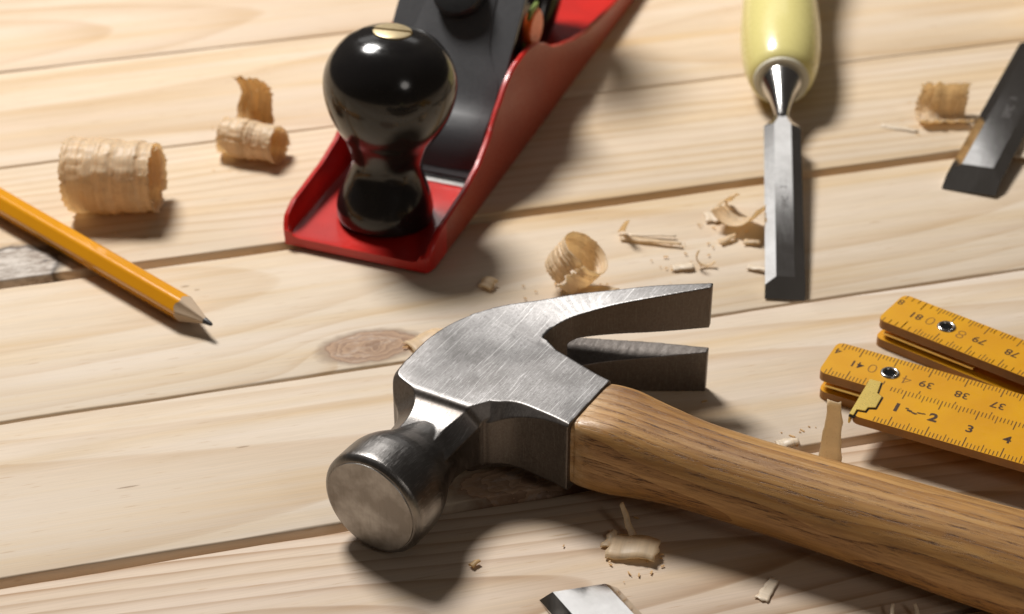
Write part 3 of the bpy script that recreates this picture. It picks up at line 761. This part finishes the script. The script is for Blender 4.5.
chip('thin pale splinter to the left of the crumpled brown shaving', (13.15, 59.4, .0), -22, 1.25, .34, .12, 31, M_shavp)
curl('broken curl leaning on the left side of the yellow handled chisel', (7.15, 53.45, 0), 60, 1.2, .75, .85, 200, 330, 37, M_shav, .04, .15, tilt=14, th=.022)
chip('white flake lying left of the broken curl by the chisel', (6.5, 53.75, .0), 5, .8, .62, .16, 41, M_shavp, taper=.2)
chip('upright stub at the far end of the broken curl by the chisel', (6.95, 54.15, .05), -60, .9, .5, .3, 43, M_shav, pitch=38)
chip('tiny crumb below the broken curl, nearer the chisel blade', (7.45, 52.25, 0), -20, .5, .35, .18, 47, M_shav)
chip('tiny crumb below the broken curl, farther from the chisel blade', (6.7, 52.4, 0), 30, .6, .3, .22, 53, M_shav)
chip('small pale flake touching the chisel blade near its tip', (7.45, 50.75, 0), -25, .6, .26, .14, 59, M_shavp)
chip('forked splinter with a long thin tail above the claw, lower prong', (4.3, 52.3, 0), -14, 1.9, .28, .16, 61, M_shav, taper=.6)
chip('thin upper splinter of the forked pair above the claw', (4.35, 52.62, .0), -5, 1.5, .12, .10, 67, M_shavp)
chip('short upright splinter at the left end of the forked pair', (3.5, 52.55, 0), -75, .95, .24, .1, 71, M_shav, pitch=50)
chip('small rectangular chip between the claw tip and the chisel', (5.2, 50.85, 0), 3, .65, .34, .14, 73, M_shavp, taper=.05)
curl('tiny hair thin loop beside the small rectangular chip', (5.95, 50.95, 0), 95, .10, .30, .36, 200, 380, 79, M_shav, .0, .01, th=.03, nx=4, roll=20)
chip('small square crumb on the board above the hammer neck', (-.72, 49.85, 0), 60, .42, .42, .25, 83, M_shav, taper=.1, th=.08)
chip('folded shaving pinched between the reddish knot and the hammer head', (-2.4, 46.95, 0), 35, 1.25, .8, .4, 89, M_shav, taper=.35)
chip('broad fan shaped shaving lying in front of the hammer handle', (3.05, 37.95, .02), -14, 1.25, 1.0, .34, 97, M_shav, taper=.2, th=.04, name='wood_shaving', cat='shaving')
chip('narrow shaving stub standing up behind the fan shaped shaving', (2.9, 38.65, 0), 118, .95, .22, .12, 101, M_shav, pitch=45)
chip('little curled flake at the left corner of the fan shaped shaving', (2.5, 38.3, 0), 70, .6, .36, .22, 103, M_shav)
chip('tiny lone brown crumb on the front board below the hammer neck', (-.92, 37.4, 0), 40, .26, .16, .1, 107, M_shavb, th=.06)
chip('thin white flake stuck flat on the board below the handle', (6.28, 36.5, .0), 60, .85, .34, .03, 109, M_shavp, taper=.3, th=.02)
chip('upright tapering shaving between the handle and the rule end cap', (8.45, 41.65, 0), 84, 1.75, .62, .10, 113, M_shav, taper=.45, pitch=76, th=.05, name='wood_shaving', cat='shaving')
chip('pale flake at the foot of the upright shaving behind the handle', (8.1, 41.55, .0), -15, 1.1, .4, .14, 127, M_shavp, taper=.2)
chip('small pale curl in the joint behind the handle', (7.4, 42.2, 0), 10, .6, .45, .25, 131, M_shavp)
chip('pale shaving cut off by the right edge beside the dark chisel', (17.1, 57.9, 0), 70, 1.4, .8, .5, 137, M_shavp, th=.05, name='wood_shaving', cat='shaving')
chip('left one of two pale slivers at the bottom edge under the handle', (9.15, 35.5, 0), 80, .5, .12, .1, 139, M_shavp, pitch=30)
chip('right one of two pale slivers at the bottom edge under the handle', (9.75, 35.5, 0), 100, .5, .14, .1, 149, M_shavp, pitch=30)

rn = random.Random(12); bm = bmesh.new()
spots = [(-12.4, 53.4, 1.6), (-8.4, 57.2, 1.4), (1.8, 49.4, 1.3), (6.8, 52.6, 1.3), (5.2, 50.9, 1.2), (14.2, 59.5, 1.3), (3.0, 37.8, 1.0), (8.0, 42.2, .8), (-2.4, 46.7, .8), (2, 45, 5)]
for k in range(150):
    cx, cy, sp_ = spots[k % len(spots)]
    x = rn.gauss(cx, sp_*.6); y = rn.gauss(cy, sp_*.6); q = rn.uniform(.012, .032); a = rn.uniform(0, pi); l = q*rn.uniform(1, 3.2)
    d = Vector((cos(a), sin(a), 0)); n_ = Vector((-d.y, d.x, 0)); c = Vector((x, y, .006))
    pts = [c-d*l-n_*q*.6, c+d*l*.8-n_*q, c+d*l+n_*q*.5, c-d*l*.7+n_*q]
    lo = [bm.verts.new(p) for p in pts]; hi = [bm.verts.new(p+Vector((0, 0, rn.uniform(.01, .03)))) for p in pts]
    bm.faces.new(hi); bm.faces.new(lo[::-1])
    for i in range(4): bm.faces.new((lo[i], lo[(i+1) % 4], hi[(i+1) % 4], hi[i]))
sd = build('sawdust', bm, M_shavb); sd['kind'] = 'stuff'; tag(sd, 'fine specks of sawdust strewn on the boards around the shavings', 'sawdust')
